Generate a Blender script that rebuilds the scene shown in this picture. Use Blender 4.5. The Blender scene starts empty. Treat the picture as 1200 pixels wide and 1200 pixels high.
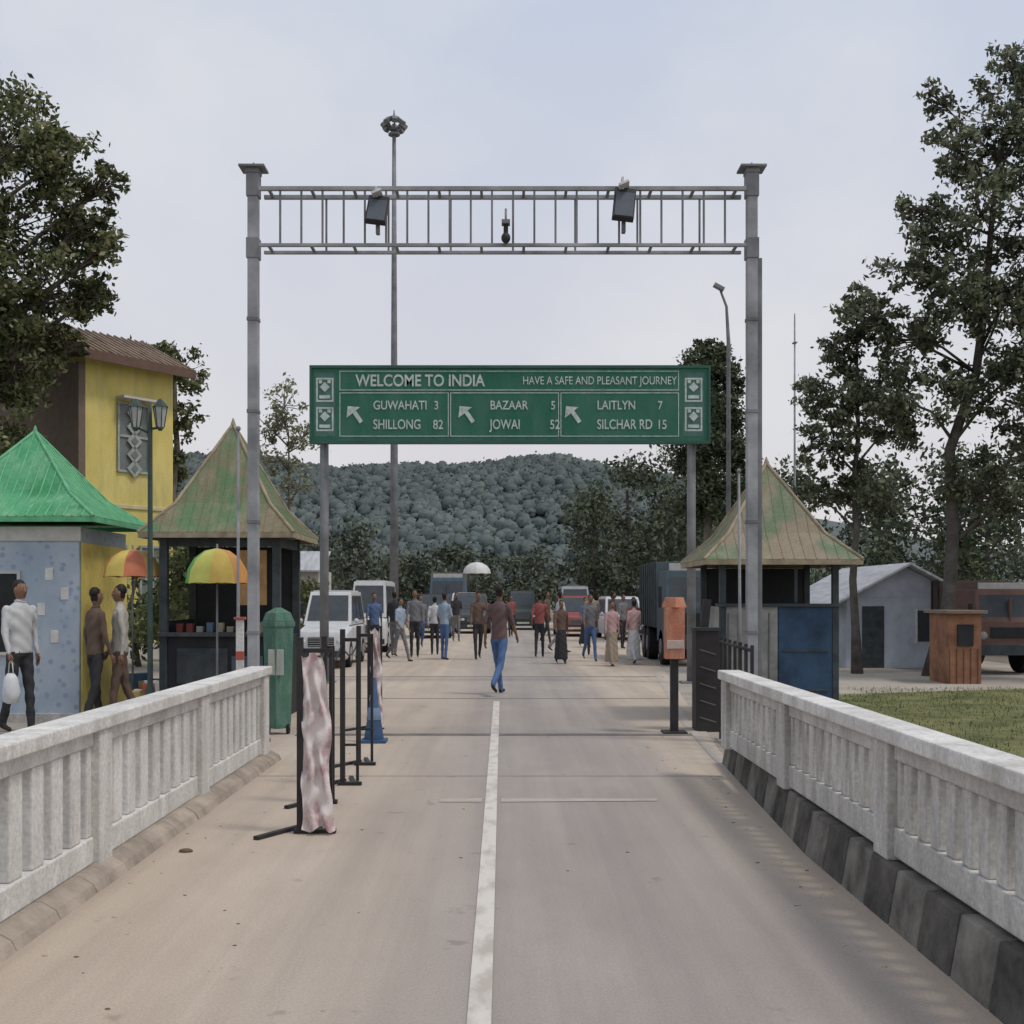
import bpy, math, random
import numpy as np
from mathutils import Vector, Matrix
random.seed(7); rng=np.random.default_rng(11)
S=bpy.context.scene
S.view_settings.view_transform='Standard'; S.view_settings.look='None'; S.view_settings.exposure=0
COL=S.collection

# ------------------------------------------------------------ materials
def mat(name,c,rough=.8,var=.25,scale=3.,bump=0.,c2=None,metal=0.,fine=None,stretch=None):
    m=bpy.data.materials.new(name); m.use_nodes=True
    nt=m.node_tree; b=nt.nodes['Principled BSDF']
    b.inputs['Roughness'].default_value=rough; b.inputs['Metallic'].default_value=metal
    b.inputs['Specular IOR Level'].default_value=.3
    tc=nt.nodes.new('ShaderNodeTexCoord'); n=nt.nodes.new('ShaderNodeTexNoise')
    n.inputs['Scale'].default_value=scale; n.inputs['Detail'].default_value=8; n.inputs['Roughness'].default_value=.65
    src=tc.outputs['Object']
    if stretch:
        mp=nt.nodes.new('ShaderNodeMapping'); mp.inputs['Scale'].default_value=stretch
        nt.links.new(src,mp.inputs[0]); src=mp.outputs[0]
    nt.links.new(src,n.inputs['Vector'])
    r=nt.nodes.new('ShaderNodeValToRGB')
    r.color_ramp.elements[0].position=.33; r.color_ramp.elements[1].position=.68
    if c2 is None: c2=tuple(min(1,x*(1+var)) for x in c)
    a=tuple(x*(1-var) for x in c)
    r.color_ramp.elements[0].color=(*a,1); r.color_ramp.elements[1].color=(*c2,1)
    nt.links.new(n.outputs['Fac'],r.inputs[0]); nt.links.new(r.outputs[0],b.inputs['Base Color'])
    if bump:
        bn=nt.nodes.new('ShaderNodeBump'); bn.inputs['Strength'].default_value=bump; bn.inputs['Distance'].default_value=.02
        n2=nt.nodes.new('ShaderNodeTexNoise'); n2.inputs['Scale'].default_value=fine or scale*8; n2.inputs['Detail'].default_value=6
        nt.links.new(tc.outputs['Object'],n2.inputs['Vector'])
        nt.links.new(n2.outputs['Fac'],bn.inputs['Height']); nt.links.new(bn.outputs[0],b.inputs['Normal'])
    return m
def leafmat(name,c,trans=.3,scale=.9,lo=.6,hi=1.4):
    m=bpy.data.materials.new(name); m.use_nodes=True; nt=m.node_tree; nt.nodes.clear()
    o=nt.nodes.new('ShaderNodeOutputMaterial'); d=nt.nodes.new('ShaderNodeBsdfDiffuse')
    tc=nt.nodes.new('ShaderNodeTexCoord'); n=nt.nodes.new('ShaderNodeTexNoise'); n.inputs['Scale'].default_value=scale; n.inputs['Detail'].default_value=3
    r=nt.nodes.new('ShaderNodeValToRGB'); r.color_ramp.elements[0].position=.35; r.color_ramp.elements[1].position=.65
    r.color_ramp.elements[0].color=(*[x*lo for x in c],1); r.color_ramp.elements[1].color=(*[x*hi for x in c],1)
    nt.links.new(tc.outputs['Object'],n.inputs[0]); nt.links.new(n.outputs['Fac'],r.inputs[0])
    nt.links.new(r.outputs[0],d.inputs[0])
    if trans>0:
        t=nt.nodes.new('ShaderNodeBsdfTranslucent'); nt.links.new(r.outputs[0],t.inputs[0])
        mx=nt.nodes.new('ShaderNodeMixShader'); mx.inputs[0].default_value=trans
        nt.links.new(d.outputs[0],mx.inputs[1]); nt.links.new(t.outputs[0],mx.inputs[2]); nt.links.new(mx.outputs[0],o.inputs[0])
    else: nt.links.new(d.outputs[0],o.inputs[0])
    return m
_mc={}
def M(c,rough=.7,var=.15,scale=5.,metal=0.):
    k=(tuple(c),rough,var,scale,metal)
    if k not in _mc: _mc[k]=mat('paint_%d'%len(_mc),c,rough,var,scale,metal=metal)
    return _mc[k]

# ------------------------------------------------------------ mesh builder
class MB:
    def __init__(s): s.v=[]; s.f=[]; s.m=[]; s.mats=[]; s.sm=[]
    def mi(s,m):
        if m not in s.mats: s.mats.append(m)
        return s.mats.index(m)
    def add(s,vs,fs,m,smooth=False):
        o=len(s.v); i=s.mi(m); s.v+= [tuple(x) for x in vs]
        for f in fs: s.f.append(tuple(o+k for k in f)); s.m.append(i); s.sm.append(smooth)
    def box(s,x0,x1,y0,y1,z0,z1,m):
        vs=[(x,y,z) for z in(z0,z1) for y in(y0,y1) for x in(x0,x1)]
        s.add(vs,[(0,2,3,1),(4,5,7,6),(0,1,5,4),(2,6,7,3),(0,4,6,2),(1,3,7,5)],m)
    def rbox(s,c,sz,m,rz=0,rx=0,ry=0):
        R=Matrix.Rotation(rz,3,'Z')@Matrix.Rotation(ry,3,'Y')@Matrix.Rotation(rx,3,'X')
        vs=[Vector(c)+R@Vector((x*sz[0]/2,y*sz[1]/2,z*sz[2]/2)) for z in(-1,1) for y in(-1,1) for x in(-1,1)]
        s.add(vs,[(0,2,3,1),(4,5,7,6),(0,1,5,4),(2,6,7,3),(0,4,6,2),(1,3,7,5)],m)
    def path(s,pts,rs,m,n=8,caps=True,sx=1.,smooth=True):
        pts=[Vector(p) for p in pts]; vs=[]; fs=[]
        prev=None
        for i,p in enumerate(pts):
            d=(pts[min(i+1,len(pts)-1)]-pts[max(i-1,0)]).normalized()
            if prev is None:
                u=d.cross(Vector((0,1,0)));
                if u.length<.1: u=d.cross(Vector((1,0,0)))
            else: u=prev-d*prev.dot(d)
            u.normalize(); prev=u; w=d.cross(u)
            for k in range(n):
                a=2*math.pi*k/n; vs.append(p+(u*math.cos(a)*sx+w*math.sin(a))*rs[i])
        for i in range(len(pts)-1):
            for k in range(n):
                a=i*n+k; b=i*n+(k+1)%n; fs.append((a,b,b+n,a+n))
        s.add(vs,fs,m,smooth)
        if caps:
            o=len(s.v)-len(vs); i=s.mi(m)
            s.f.append(tuple(o+k for k in reversed(range(n)))); s.m.append(i); s.sm.append(False)
            e=o+(len(pts)-1)*n
            s.f.append(tuple(e+k for k in range(n))); s.m.append(i); s.sm.append(False)
    def tube(s,a,b,r0,r1,m,n=8): s.path([a,b],[r0,r1],m,n)
    def ell(s,c,r,m,nu=12,nv=8,R=None,zmin=-1.):
        vs=[];fs=[]
        for j in range(nv+1):
            t=-math.pi/2+math.pi*j/nv; z=max(math.sin(t),zmin)
            for i in range(nu):
                a=2*math.pi*i/nu; p=Vector((math.cos(a)*math.cos(t)*r[0],math.sin(a)*math.cos(t)*r[1],z*r[2]))
                if R: p=R@p
                vs.append(Vector(c)+p)
        for j in range(nv):
            for i in range(nu):
                a=j*nu+i;b=j*nu+(i+1)%nu; fs.append((a,b,b+nu,a+nu))
        s.add(vs,fs,m,True)
    def quad(s,a,b,c,d,m): s.add([a,b,c,d],[(0,1,2,3)],m)
    def obj(s,name,bevel=0,parent=None,loc=None,rz=0):
        me=bpy.data.meshes.new(name); me.from_pydata(s.v,[],s.f)
        for m in s.mats: me.materials.append(m)
        me.polygons.foreach_set('material_index',s.m); me.polygons.foreach_set('use_smooth',s.sm)
        me.update(); o=bpy.data.objects.new(name,me); COL.objects.link(o)
        if loc: o.location=loc
        o.rotation_euler[2]=rz
        if bevel:
            b=o.modifiers.new('bevel','BEVEL'); b.width=bevel; b.segments=2; b.limit_method='ANGLE'; b.angle_limit=math.radians(40)
        if parent: o.parent=parent
        return o

def leaf_cards(mb,C,size,mats,flat=0.0,w=.5):
    n=len(C); C=np.asarray(C)
    u=rng.normal(size=(n,3)); u/=np.linalg.norm(u,axis=1)[:,None]
    t=rng.normal(size=(n,3)); v=np.cross(u,t); v/=np.linalg.norm(v,axis=1)[:,None]
    s=size*rng.uniform(.55,1.35,size=(n,1))
    P=np.stack([C-u*s,C+v*s*w,C+u*s,C-v*s*w],axis=1).reshape(-1,3)
    o=len(mb.v); mb.v+=P.tolist(); ids=[mb.mi(m) for m in mats]
    mi=rng.integers(0,len(mats),n)
    for i in range(n):
        k=o+4*i; mb.f.append((k,k+1,k+2,k+3)); mb.m.append(ids[mi[i]]); mb.sm.append(False)

bark=mat('bark',(.15,.13,.105),.95,.4,4,.6,stretch=(3,3,.6))
barkd=mat('bark_dark',(.1,.09,.08),.95,.4,4,.6)
LG=[leafmat('leaf_olive',(.17,.18,.085)),leafmat('leaf_green',(.12,.145,.065)),leafmat('leaf_dark',(.07,.085,.048)),leafmat('leaf_yellow',(.27,.265,.16))]
LD=[leafmat('leaf_deep',(.06,.08,.052),0),leafmat('leaf_deep_hazed_b',(.08,.1,.06),0),leafmat('leaf_deep_hazed_c',(.105,.12,.075),0)]  # deep greens lightened, some distance haze put into the leaf colour
LR=[leafmat('leaf_grey_green',(.15,.165,.11)),leafmat('leaf_grey_dark',(.08,.09,.06)),leafmat('leaf_grey_pale',(.28,.29,.2)),leafmat('leaf_mid',(.12,.14,.085))]  # grey-green leaf tones, one paler, picked at random per leaf

def tree(name,base,height,r,clumps,nleaf,lsize,mats,sub=16,spread=.17,barkm=bark,lean=(0,0),twigr=.02):
    mb=MB(); bx,by=base; top=Vector((bx+lean[0],by+lean[1],height))
    pts=[];rs=[]
    N=7
    for i in range(N+1):
        t=i/N; p=Vector((bx,by,-.05)).lerp(top,t)
        if 0<i: p+=Vector((random.uniform(-1,1),random.uniform(-1,1),0))*.02*height*math.sin(math.pi*min(t+.1,1))
        pts.append(p); rs.append(r*(1-.75*t)*(1.35 if i==0 else 1))
    mb.path(pts,rs,barkm,9)
    vol=sum(c[3]**2 for c in clumps); L=[]
    for (cx,cy,cz,cr) in clumps:
        c=Vector((cx,cy,cz))
        hd=math.hypot(cx-bx,cy-by); z0=max(.25*height,min(height*.97,cz-.75*hd-.2*cr)); t=z0/height
        k=min(int(t*N),N-1); q=pts[k].lerp(pts[k+1],t*N-k)
        mid=q.lerp(c,.5)+Vector((random.uniform(-.2,.2),random.uniform(-.2,.2),random.uniform(-.1,.25)))*cr
        rr=max(.03,r*.33*(1-t*.5))
        mb.path([q,mid,c],[rr,rr*.7,rr*.4],barkm,6)
        for j in range(sub):
            d=Vector(rng.normal(size=3)); d.normalize(); d*=cr*random.uniform(.3,1.12)**.6; d.z*=.85
            sp=c+d; mb.path([c.lerp(mid,random.random()*.6),c+d*.5+Vector((0,0,-.06*cr)),sp],[rr*.35,twigr,twigr*.4],barkm,4,caps=False)
            nn=int(nleaf*cr*cr/vol/sub*random.uniform(.2,1.8))
            sg=cr*spread*random.uniform(.6,1.3)
            L.append(np.array(sp)+rng.normal(size=(nn,3))*sg*np.array([1,1,.7]))
            nn2=nn//4
            L.append(np.array(c)+np.array(d)*rng.uniform(.3,1.25,size=(nn2,1))+rng.normal(size=(nn2,3))*sg*.7)
    leaf_cards(mb,np.concatenate(L),lsize,mats)
    return mb.obj(name)

# ------------------------------------------------------------ world, sun, camera
W=bpy.data.worlds.new('World'); S.world=W; W.use_nodes=True; nt=W.node_tree; bg=nt.nodes['Background']
sd=Vector((.5,-.2,1.0)).normalized(); elev=math.asin(sd.z); az=math.atan2(sd.x,sd.y)
sky=nt.nodes.new('ShaderNodeTexSky'); sky.sky_type='NISHITA'; sky.sun_disc=False; sky.sun_elevation=elev; sky.sun_rotation=az
sky.air_density=1; sky.dust_density=5; sky.ozone_density=1
tc=nt.nodes.new('ShaderNodeTexCoord'); sx=nt.nodes.new('ShaderNodeSeparateXYZ'); nt.links.new(tc.outputs['Generated'],sx.inputs[0])
rp=nt.nodes.new('ShaderNodeValToRGB'); rp.color_ramp.elements[0].position=0; rp.color_ramp.elements[1].position=.6
rp.color_ramp.elements[0].color=(.68,.63,.635,1); rp.color_ramp.elements[1].color=(.46,.54,.68,1)
e=rp.color_ramp.elements.new(.2); e.color=(.585,.59,.645,1)
nt.links.new(sx.outputs['Z'],rp.inputs[0])
nz=nt.nodes.new('ShaderNodeTexNoise'); nz.inputs['Scale'].default_value=2.1; nz.inputs['Detail'].default_value=6; nz.inputs['Roughness'].default_value=.5
mp=nt.nodes.new('ShaderNodeMapping'); mp.inputs['Scale'].default_value=(1.5,1,1.8); mp.inputs['Location'].default_value=(.7,0,.3)
nt.links.new(tc.outputs['Generated'],mp.inputs[0]); nt.links.new(mp.outputs[0],nz.inputs['Vector'])
cr=nt.nodes.new('ShaderNodeValToRGB'); cr.color_ramp.elements[0].position=.38; cr.color_ramp.elements[1].position=.66
cr.color_ramp.elements[0].color=(0,0,0,1); cr.color_ramp.elements[1].color=(.9,.9,.9,1)
nt.links.new(nz.outputs['Fac'],cr.inputs[0])
m1=nt.nodes.new('ShaderNodeMix'); m1.data_type='RGBA'; nt.links.new(cr.outputs[0],m1.inputs['Factor']); nt.links.new(rp.outputs[0],m1.inputs['A']); m1.inputs['B'].default_value=(.68,.685,.70,1)
sc=nt.nodes.new('ShaderNodeMix'); sc.data_type='RGBA'; sc.blend_type='MULTIPLY'; sc.inputs['Factor'].default_value=1; sc.inputs['B'].default_value=(12,12,12,1)
nt.links.new(m1.outputs['Result'],sc.inputs['A'])
m2=nt.nodes.new('ShaderNodeMix'); m2.data_type='RGBA'; m2.inputs['Factor'].default_value=.88
nt.links.new(sky.outputs[0],m2.inputs['A']); nt.links.new(sc.outputs['Result'],m2.inputs['B'])
nt.links.new(m2.outputs['Result'],bg.inputs[0]); bg.inputs[1].default_value=.1
sl=bpy.data.lights.new('sun','SUN'); sl.energy=1.5; sl.angle=math.radians(10); sl.color=(1,.93,.84)
so=bpy.data.objects.new('sun',sl); COL.objects.link(so); so.rotation_euler=sd.to_track_quat('Z','Y').to_euler(); so.location=(0,0,30)
cam=bpy.data.cameras.new('camera'); co=bpy.data.objects.new('camera',cam); COL.objects.link(co)
co.location=(0,0,1.6); co.rotation_euler=(math.radians(90),0,0); cam.sensor_width=36; cam.lens=36*1400/1200
cam.shift_y=.0833; cam.shift_x=.0083; cam.clip_end=3000; cam.clip_start=.05; S.camera=co

# ------------------------------------------------------------ ground and road
def sheet(name,poly,z,m):
    mb=MB(); mb.add([(x,y,z) for x,y in poly],[tuple(range(len(poly)))],m); return mb.obj(name)
g=mat('dirt_ground',(.16,.14,.105),.95,.3,.35,.4,c2=(.26,.23,.18),fine=20)
sheet('ground',[(-1500,-60),(1500,-60),(1500,2500),(-1500,2500)],0,g)
fc=mat('packed_earth',(.33,.295,.25),.95,.22,.5,.4,c2=(.43,.39,.335),fine=25)
sheet('dirt_forecourt',[(-9,11.8),(8,11.8),(12,26),(13,75),(-13,75),(-12,26)],.004,fc)
grass=mat('lawn_grass',(.11,.135,.04),.95,.4,1.4,.8,c2=(.21,.205,.09),fine=60)
sheet('lawn',[(3.9,10.5),(16,9.5),(18,24),(5.2,19.5)],.008,grass)
rm=bpy.data.materials.new('road_concrete'); rm.use_nodes=True; nt=rm.node_tree; b=nt.nodes['Principled BSDF']; b.inputs['Roughness'].default_value=.85
tc=nt.nodes.new('ShaderNodeTexCoord')
def noise(scale,stretch,detail=8):
    mp=nt.nodes.new('ShaderNodeMapping'); mp.inputs['Scale'].default_value=stretch; nt.links.new(tc.outputs['Object'],mp.inputs[0])
    n=nt.nodes.new('ShaderNodeTexNoise'); n.inputs['Scale'].default_value=scale; n.inputs['Detail'].default_value=detail; n.inputs['Roughness'].default_value=.6
    nt.links.new(mp.outputs[0],n.inputs['Vector']); return n.outputs['Fac']
def ramp(src,stops):
    r=nt.nodes.new('ShaderNodeValToRGB'); el=r.color_ramp.elements
    el[0].position,el[0].color=stops[0][0],(*stops[0][1],1); el[1].position,el[1].color=stops[-1][0],(*stops[-1][1],1)
    for p,c in stops[1:-1]: x=el.new(p); x.color=(*c,1)
    nt.links.new(src,r.inputs[0]); return r.outputs[0]
def mix(f,a,bb,bt='MIX'):
    m=nt.nodes.new('ShaderNodeMix'); m.data_type='RGBA'; m.blend_type=bt
    for s,k in((f,'Factor'),(a,'A'),(bb,'B')):
        if isinstance(s,(int,float)): m.inputs[k].default_value=s
        elif isinstance(s,tuple): m.inputs[k].default_value=(*s,1)
        else: nt.links.new(s,m.inputs[k])
    return m.outputs['Result']
base=ramp(noise(.9,(1,.35,1)),[(.3,(.30,.262,.235)),(.7,(.37,.328,.295))])
sand=ramp(noise(1.3,(1,.4,1)),[(.3,(.43,.35,.275)),(.7,(.52,.435,.35))])
sep=nt.nodes.new('ShaderNodeSeparateXYZ'); nt.links.new(tc.outputs['Object'],sep.inputs[0])
ab=nt.nodes.new('ShaderNodeMath'); ab.operation='ADD'; nt.links.new(sep.outputs['X'],ab.inputs[0])
nn=nt.nodes.new('ShaderNodeMath'); nn.operation='MULTIPLY'; nn.inputs[1].default_value=1.1; nt.links.new(noise(.8,(1,.4,1)),nn.inputs[0]); nt.links.new(nn.outputs[0],ab.inputs[1])
mr=nt.nodes.new('ShaderNodeMapRange'); mr.inputs['From Min'].default_value=.45; mr.inputs['From Max'].default_value=-.8; nt.links.new(ab.outputs[0],mr.inputs[0])
mr2=nt.nodes.new('ShaderNodeMapRange'); mr2.inputs['From Min'].default_value=1.85; mr2.inputs['From Max'].default_value=2.35; nt.links.new(ab.outputs[0],mr2.inputs[0])
mx=nt.nodes.new('ShaderNodeMath'); mx.operation='MAXIMUM'; nt.links.new(mr.outputs[0],mx.inputs[0]); nt.links.new(mr2.outputs[0],mx.inputs[1])
c=mix(mx.outputs[0],base,sand)
tracks=ramp(noise(1.4,(2.2,.06,1),5),[(.36,(.80,.80,.82)),(.6,(1,1,1))]); c=mix(.75,c,tracks,'MULTIPLY')
spots=ramp(noise(3.2,(1,1,1),3),[(.27,(.66,.64,.62)),(.34,(1,1,1))]); c=mix(.7,c,spots,'MULTIPLY')
pale=ramp(noise(.55,(1,.5,1),7),[(.5,(0,0,0)),(.72,(.4,.4,.4))]); c=mix(pale,c,(.48,.43,.38))
grit=ramp(noise(90,(1,1,1),3),[(.3,(.84,.84,.84)),(.7,(1.1,1.1,1.1))]); c=mix(1.,c,grit,'MULTIPLY')
nt.links.new(c,b.inputs['Base Color'])
bn=nt.nodes.new('ShaderNodeBump'); bn.inputs['Strength'].default_value=.35; bn.inputs['Distance'].default_value=.01; nt.links.new(noise(60,(1,1,1)),bn.inputs['Height']); nt.links.new(bn.outputs[0],b.inputs['Normal'])
sheet('road',[(-2.25,-6),(1.9,-6),(1.9,7.4),(2.25,12.5),(3.5,26),(6,75),(-6,75),(-4.6,24),(-2.5,12),(-2.25,7)],.012,rm)
wp=bpy.data.materials.new('worn_white_paint'); wp.use_nodes=True; nt=wp.node_tree; b=nt.nodes['Principled BSDF']; b.inputs['Roughness'].default_value=.7
tc=nt.nodes.new('ShaderNodeTexCoord')
c=mix(ramp(noise(9,(1,.4,1)),[(.36,(0,0,0)),(.55,(1,1,1))]),(.43,.385,.335),(.6,.56,.51)); nt.links.new(c,b.inputs['Base Color'])
fp=mat('faded_paint',(.40,.36,.32),.8,.12,6)
mb=MB()
def strip(mb,pts,w,z,m):
    for (x0,y0),(x1,y1) in zip(pts,pts[1:]): mb.quad((x0-w/2,y0,z),(x0+w/2,y0,z),(x1+w/2,y1,z),(x1-w/2,y1,z),m)
strip(mb,[(-.09,-5),(-.092,6),(-.1,12),(-.105,18.2)],.092,.017,wp)
strip(mb,[(2.0,8.6),(2.12,12),(2.3,15),(3.3,26)],.1,.017,fp)
mb.quad((-.5,9.25,.016),(-.17,9.25,.016),(-.17,9.42,.016),(-.5,9.4,.016),fp); mb.quad((-.02,9.25,.016),(1.2,9.3,.016),(1.2,9.4,.016),(-.02,9.42,.016),fp)
mb.obj('road_marking')
jm=mat('joint_tar',(.17,.15,.135),.9,.3,4); jf=mat('joint_fine',(.25,.22,.19),.9,.3,4)
mb=MB()
for y,w,x0,x1,m_ in[(13.7,.2,-2.4,2.2,jm),(18.7,.06,-3,2.6,jm),(23.8,.14,-4,3.2,jm),(10.6,.01,-2.3,1.95,jf)]: mb.box(x0,x1,y,y+w,.0125,.0155,m_)
mb.obj('expansion_joint')
mb=MB(); dm=M((.14,.1,.06),.9); dl=M((.4,.34,.25),.9)
for i in range(110):
    x=random.choice([random.uniform(-2.15,-1.2),random.uniform(-2.1,1.85),random.uniform(1.5,1.85)]); y=random.uniform(4.4,14); r=random.uniform(.003,.009)
    mb.ell((x,y,.013),(r*1.6,r,r*.5),random.choice([dm,dl]),6,4)
mb.ell((-1.98,7.45,.02),(.045,.03,.015),dm,8,5)
mb.obj('road_debris')

# ------------------------------------------------------------ parapets
def stained(name,a,b_,c3,scale=1.6,st=(1,1,.6),bump=0):
    global nt,tc
    m=bpy.data.materials.new(name); m.use_nodes=True; nt=m.node_tree; b=nt.nodes['Principled BSDF']; b.inputs['Roughness'].default_value=.85; tc=nt.nodes.new('ShaderNodeTexCoord')
    c=mix(ramp(noise(scale,st),[(.42,(0,0,0)),(.58,(1,1,1))]),a,b_)
    c=mix(ramp(noise(scale*3,(1,1,.3)),[(.45,(0,0,0)),(.7,(.8,.8,.8))]),c,c3)
    g_=ramp(noise(40,(1,1,1),3),[(.3,(.8,.8,.8)),(.7,(1.12,1.12,1.12))]); c=mix(1.,c,g_,'MULTIPLY')
    nt.links.new(c,b.inputs['Base Color'])
    if bump:
        bn=nt.nodes.new('ShaderNodeBump'); bn.inputs['Strength'].default_value=bump; bn.inputs['Distance'].default_value=.01; nt.links.new(noise(35,(1,1,1)),bn.inputs['Height']); nt.links.new(bn.outputs[0],b.inputs['Normal'])
    return m
rw=stained('whitewashed_concrete',(.60,.585,.56),(.7,.685,.66),(.42,.4,.37),1.7,(1,1,.8),.4)
rw2=stained('grimy_concrete',(.48,.465,.44),(.57,.555,.53),(.3,.29,.265),2.2,(1,1,.6),.4)
kd=mat('kerb_black',(.05,.048,.046),.85,.4,4,.4,c2=(.13,.12,.11)); kw=mat('kerb_grey',(.13,.123,.113),.85,.4,4,.4,c2=(.25,.235,.21))
kc=mat('kerb_concrete',(.32,.27,.22),.9,.3,2.5,.5,c2=(.45,.385,.32),fine=30)
def railing(name,x,posts,zb,zt,step,sw,m,mtop,side,thick=.1):
    mb=MB()
    for i,(p,q) in enumerate(zip(posts,posts[1:])):
        mb.box(x-thick/2,x+thick/2,p+.11,q-.11,zb,zb+.15,m)
        mb.box(x-thick/2,x+thick/2,p+.11,q-.11,zt-.17,zt-.08,m)
        n=int((q-p-.22)/step); st=(q-p-.22)/n
        for k in range(n+1):
            y=p+.11+k*st; w=st-sw
            a=max(p+.11,y-w/2); bb=min(q-.11,y+w/2); j=random.uniform(-.004,.004)
            mb.box(x-thick/2+.012+j,x+thick/2-.012+j,a,bb,zb+.15,zt-.17,m)
    for p in posts:
        mb.box(x-thick/2-.035,x+thick/2+.035,p-.11,p+.11,zb-.02,zt-.08,m)
    mb.box(x-thick/2-.055,x+thick/2+.055,posts[0]-.16,posts[-1]+.16,zt-.08,zt,mtop)
    return mb.obj(name,.01)
railing('bridge_railing',-2.36,[-.05,2.25,4.55,6.85,9.15,11.5],.1,.93,.235,.105,rw,rw,1)
railing('bridge_railing',2.0,[-.6,1.65,3.9,6.1,8.3,10.45],.3,.955,.17,.075,rw2,rw,-1,.09)
mb=MB()
prof=[(-2.56,0),(-2.56,.1),(-2.27,.1),(-2.2,.06),(-2.17,0)]
for i in range(24):
    y0=-1+i*.53; y1=y0+.522; j=random.uniform(-.006,.006)
    vs=[(x+j,y0,z) for x,z in prof]+[(x+j,y1,z) for x,z in prof]; n=5
    mb.add(vs,[(0,1,2,3,4),(9,8,7,6,5)]+[(k,k+n,(k+1)%n+n,(k+1)%n) for k in range(n)],kc)
mb.obj('kerb',.006)
mb=MB()
y=-1.; i=0
def kx(y): return 1.86 if y<7.4 else 1.86+(y-7.4)*.055
while y<11.2:
    y1=y+.4; x0=kx(y);x1=kx(y1)
    vs=[(x0,y,0),(2.2,y,0),(2.2,y,.28),(x0+.05,y,.28),(x1,y1-.006,0),(2.2,y1-.006,0),(2.2,y1-.006,.28),(x1+.05,y1-.006,.28)]
    mb.add(vs,[(0,1,2,3),(7,6,5,4),(0,4,5,1),(1,5,6,2),(2,6,7,3),(3,7,4,0)],kd if i%2 else kw); y=y1; i+=1
mb.obj('striped_kerb',.012)

# ------------------------------------------------------------ gantry
gm=mat('galvanised_steel',(.28,.29,.31),.6,.35,2,metal=.1,c2=(.4,.41,.43)); gd=mat('steel_weathered',(.19,.195,.205),.65,.35,2,metal=.1); blk=M((.03,.03,.034),.6)
mb=MB()
for sx_ in(-1,1):
    x=-2.72 if sx_<0 else 2.70
    mb.box(x-.055,x+.055,12.94,13.06,0,6.25,gm)
    mb.box(x-.15,x+.15,12.8,13.2,0,.05,gd); mb.box(x-.068,x+.068,12.925,13.075,5.28,5.5,gd); mb.box(x-.068,x+.068,12.925,13.075,5.95,6.2,gd)
    mb.box(x-.14,x+.14,12.87,13.13,6.25,6.275,gd); mb.box(x-.075,x+.075,12.915,13.085,6.2,6.25,gd); mb.tube((x,13,6.275),(x,13,6.33),.02,.01,gd)
    for z in(1.2,2.4,3.6,4.6): mb.box(x-.062,x+.062,12.93,13.07,z,z+.04,gd)
mb.box(2.77,2.82,13.02,13.1,0,5.3,gd)
x0,x1=-2.64,2.62
for yy in(12.9,13.18):
    mb.box(x0,x1,yy-.022,yy+.022,5.99,6.035,gm); mb.box(x0,x1,yy-.02,yy+.02,5.385,5.42,gm)
    n=23
    for i in range(1,n):
        xx=x0+(x1-x0)*i/n
        if yy<13 or i%3==0: mb.box(xx-.011,xx+.011,yy-.011,yy+.011,5.42,5.99,gd)
for i in range(0,12):
    xx=x0+.1+(x1-x0-.2)*i/11; mb.box(xx-.015,xx+.015,12.925,13.155,6.0,6.03,gd); mb.box(xx-.015,xx+.015,12.925,13.155,5.39,5.415,gd)
mb.obj('overhead_gantry',.004)
def floodlight(name,x,z,w,h):
    mb=MB(); R=.35
    mb.rbox((x,12.78,z),(w,.08,h),blk,0,-R,.12); mb.rbox((x,12.74,z-.012),(w*.86,.03,h*.8),M((.09,.1,.12),.3),0,-R,.12)
    mb.rbox((x,12.8,z+h*.52),(w*.5,.2,.03),M((.6,.6,.6)),0,-.2,-.4)
    for k in(-1,0,1): mb.rbox((x+k*w*.28,12.84,z),(.015,.06,h*.8),gd,0,-R)
    mb.box(x-.02,x+.02,12.8,12.88,z-h*.75,z-h*.4,gd)
    mb.box(x-.025,x+.0,12.78,12.88,z+h*.45,z+h*.8,M((.6,.6,.6)))
    return mb.obj(name,.004)
floodlight('floodlight',-1.35,5.74,.22,.32); floodlight('floodlight',1.29,5.8,.23,.38)
mb=MB(); mb.box(.0,.05,12.8,12.87,5.42,5.6,blk); mb.ell((.025,12.8,5.45),(.05,.05,.06),blk); mb.box(-.02,.07,12.76,12.88,5.6,5.64,gd); mb.tube((.025,12.87,5.62),(.025,12.92,5.8),.012,.012,gd); mb.obj('security_camera')

# ------------------------------------------------------------ sign
sg=stained('sign_green',(.02,.125,.08),(.03,.145,.095),(.055,.16,.12),1.2); sgd=mat('sign_frame',(.04,.1,.08),.6,.2,2); wt=mat('sign_white',(.46,.53,.50),.7,.3,9); sgry=mat('sign_side_panel',(.07,.15,.125),.7,.3,5)
root=bpy.data.objects.new('overhead_road_sign',None); COL.objects.link(root)
mb=MB()
X0,X1,Z0,Z1=-3.53,3.77,4.48,5.82; Y=22.
mb.box(X0,X1,Y,Y+.09,Z0,Z1,sg)
for a in((X0-.04,X1+.04,Z0-.05,Z0),(X0-.04,X1+.04,Z1,Z1+.05)): mb.box(a[0],a[1],Y-.03,Y+.12,a[2],a[3],sgd)
for xx in(X0-.04,X1): mb.box(xx,xx+.04,Y-.03,Y+.12,Z0,Z1,sgd)
yl=Y-.006
def fr(x0,x1,z0,z1,w=.022,m=wt):
    mb.box(x0,x1,yl,Y+.001,z0,z0+w,m); mb.box(x0,x1,yl,Y+.001,z1-w,z1,m); mb.box(x0,x0+w,yl,Y+.001,z0+w,z1-w,m); mb.box(x1-w,x1,yl,Y+.001,z0+w,z1-w,m)
fr(-3.02,3.23,5.41,5.77,.014); 
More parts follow.
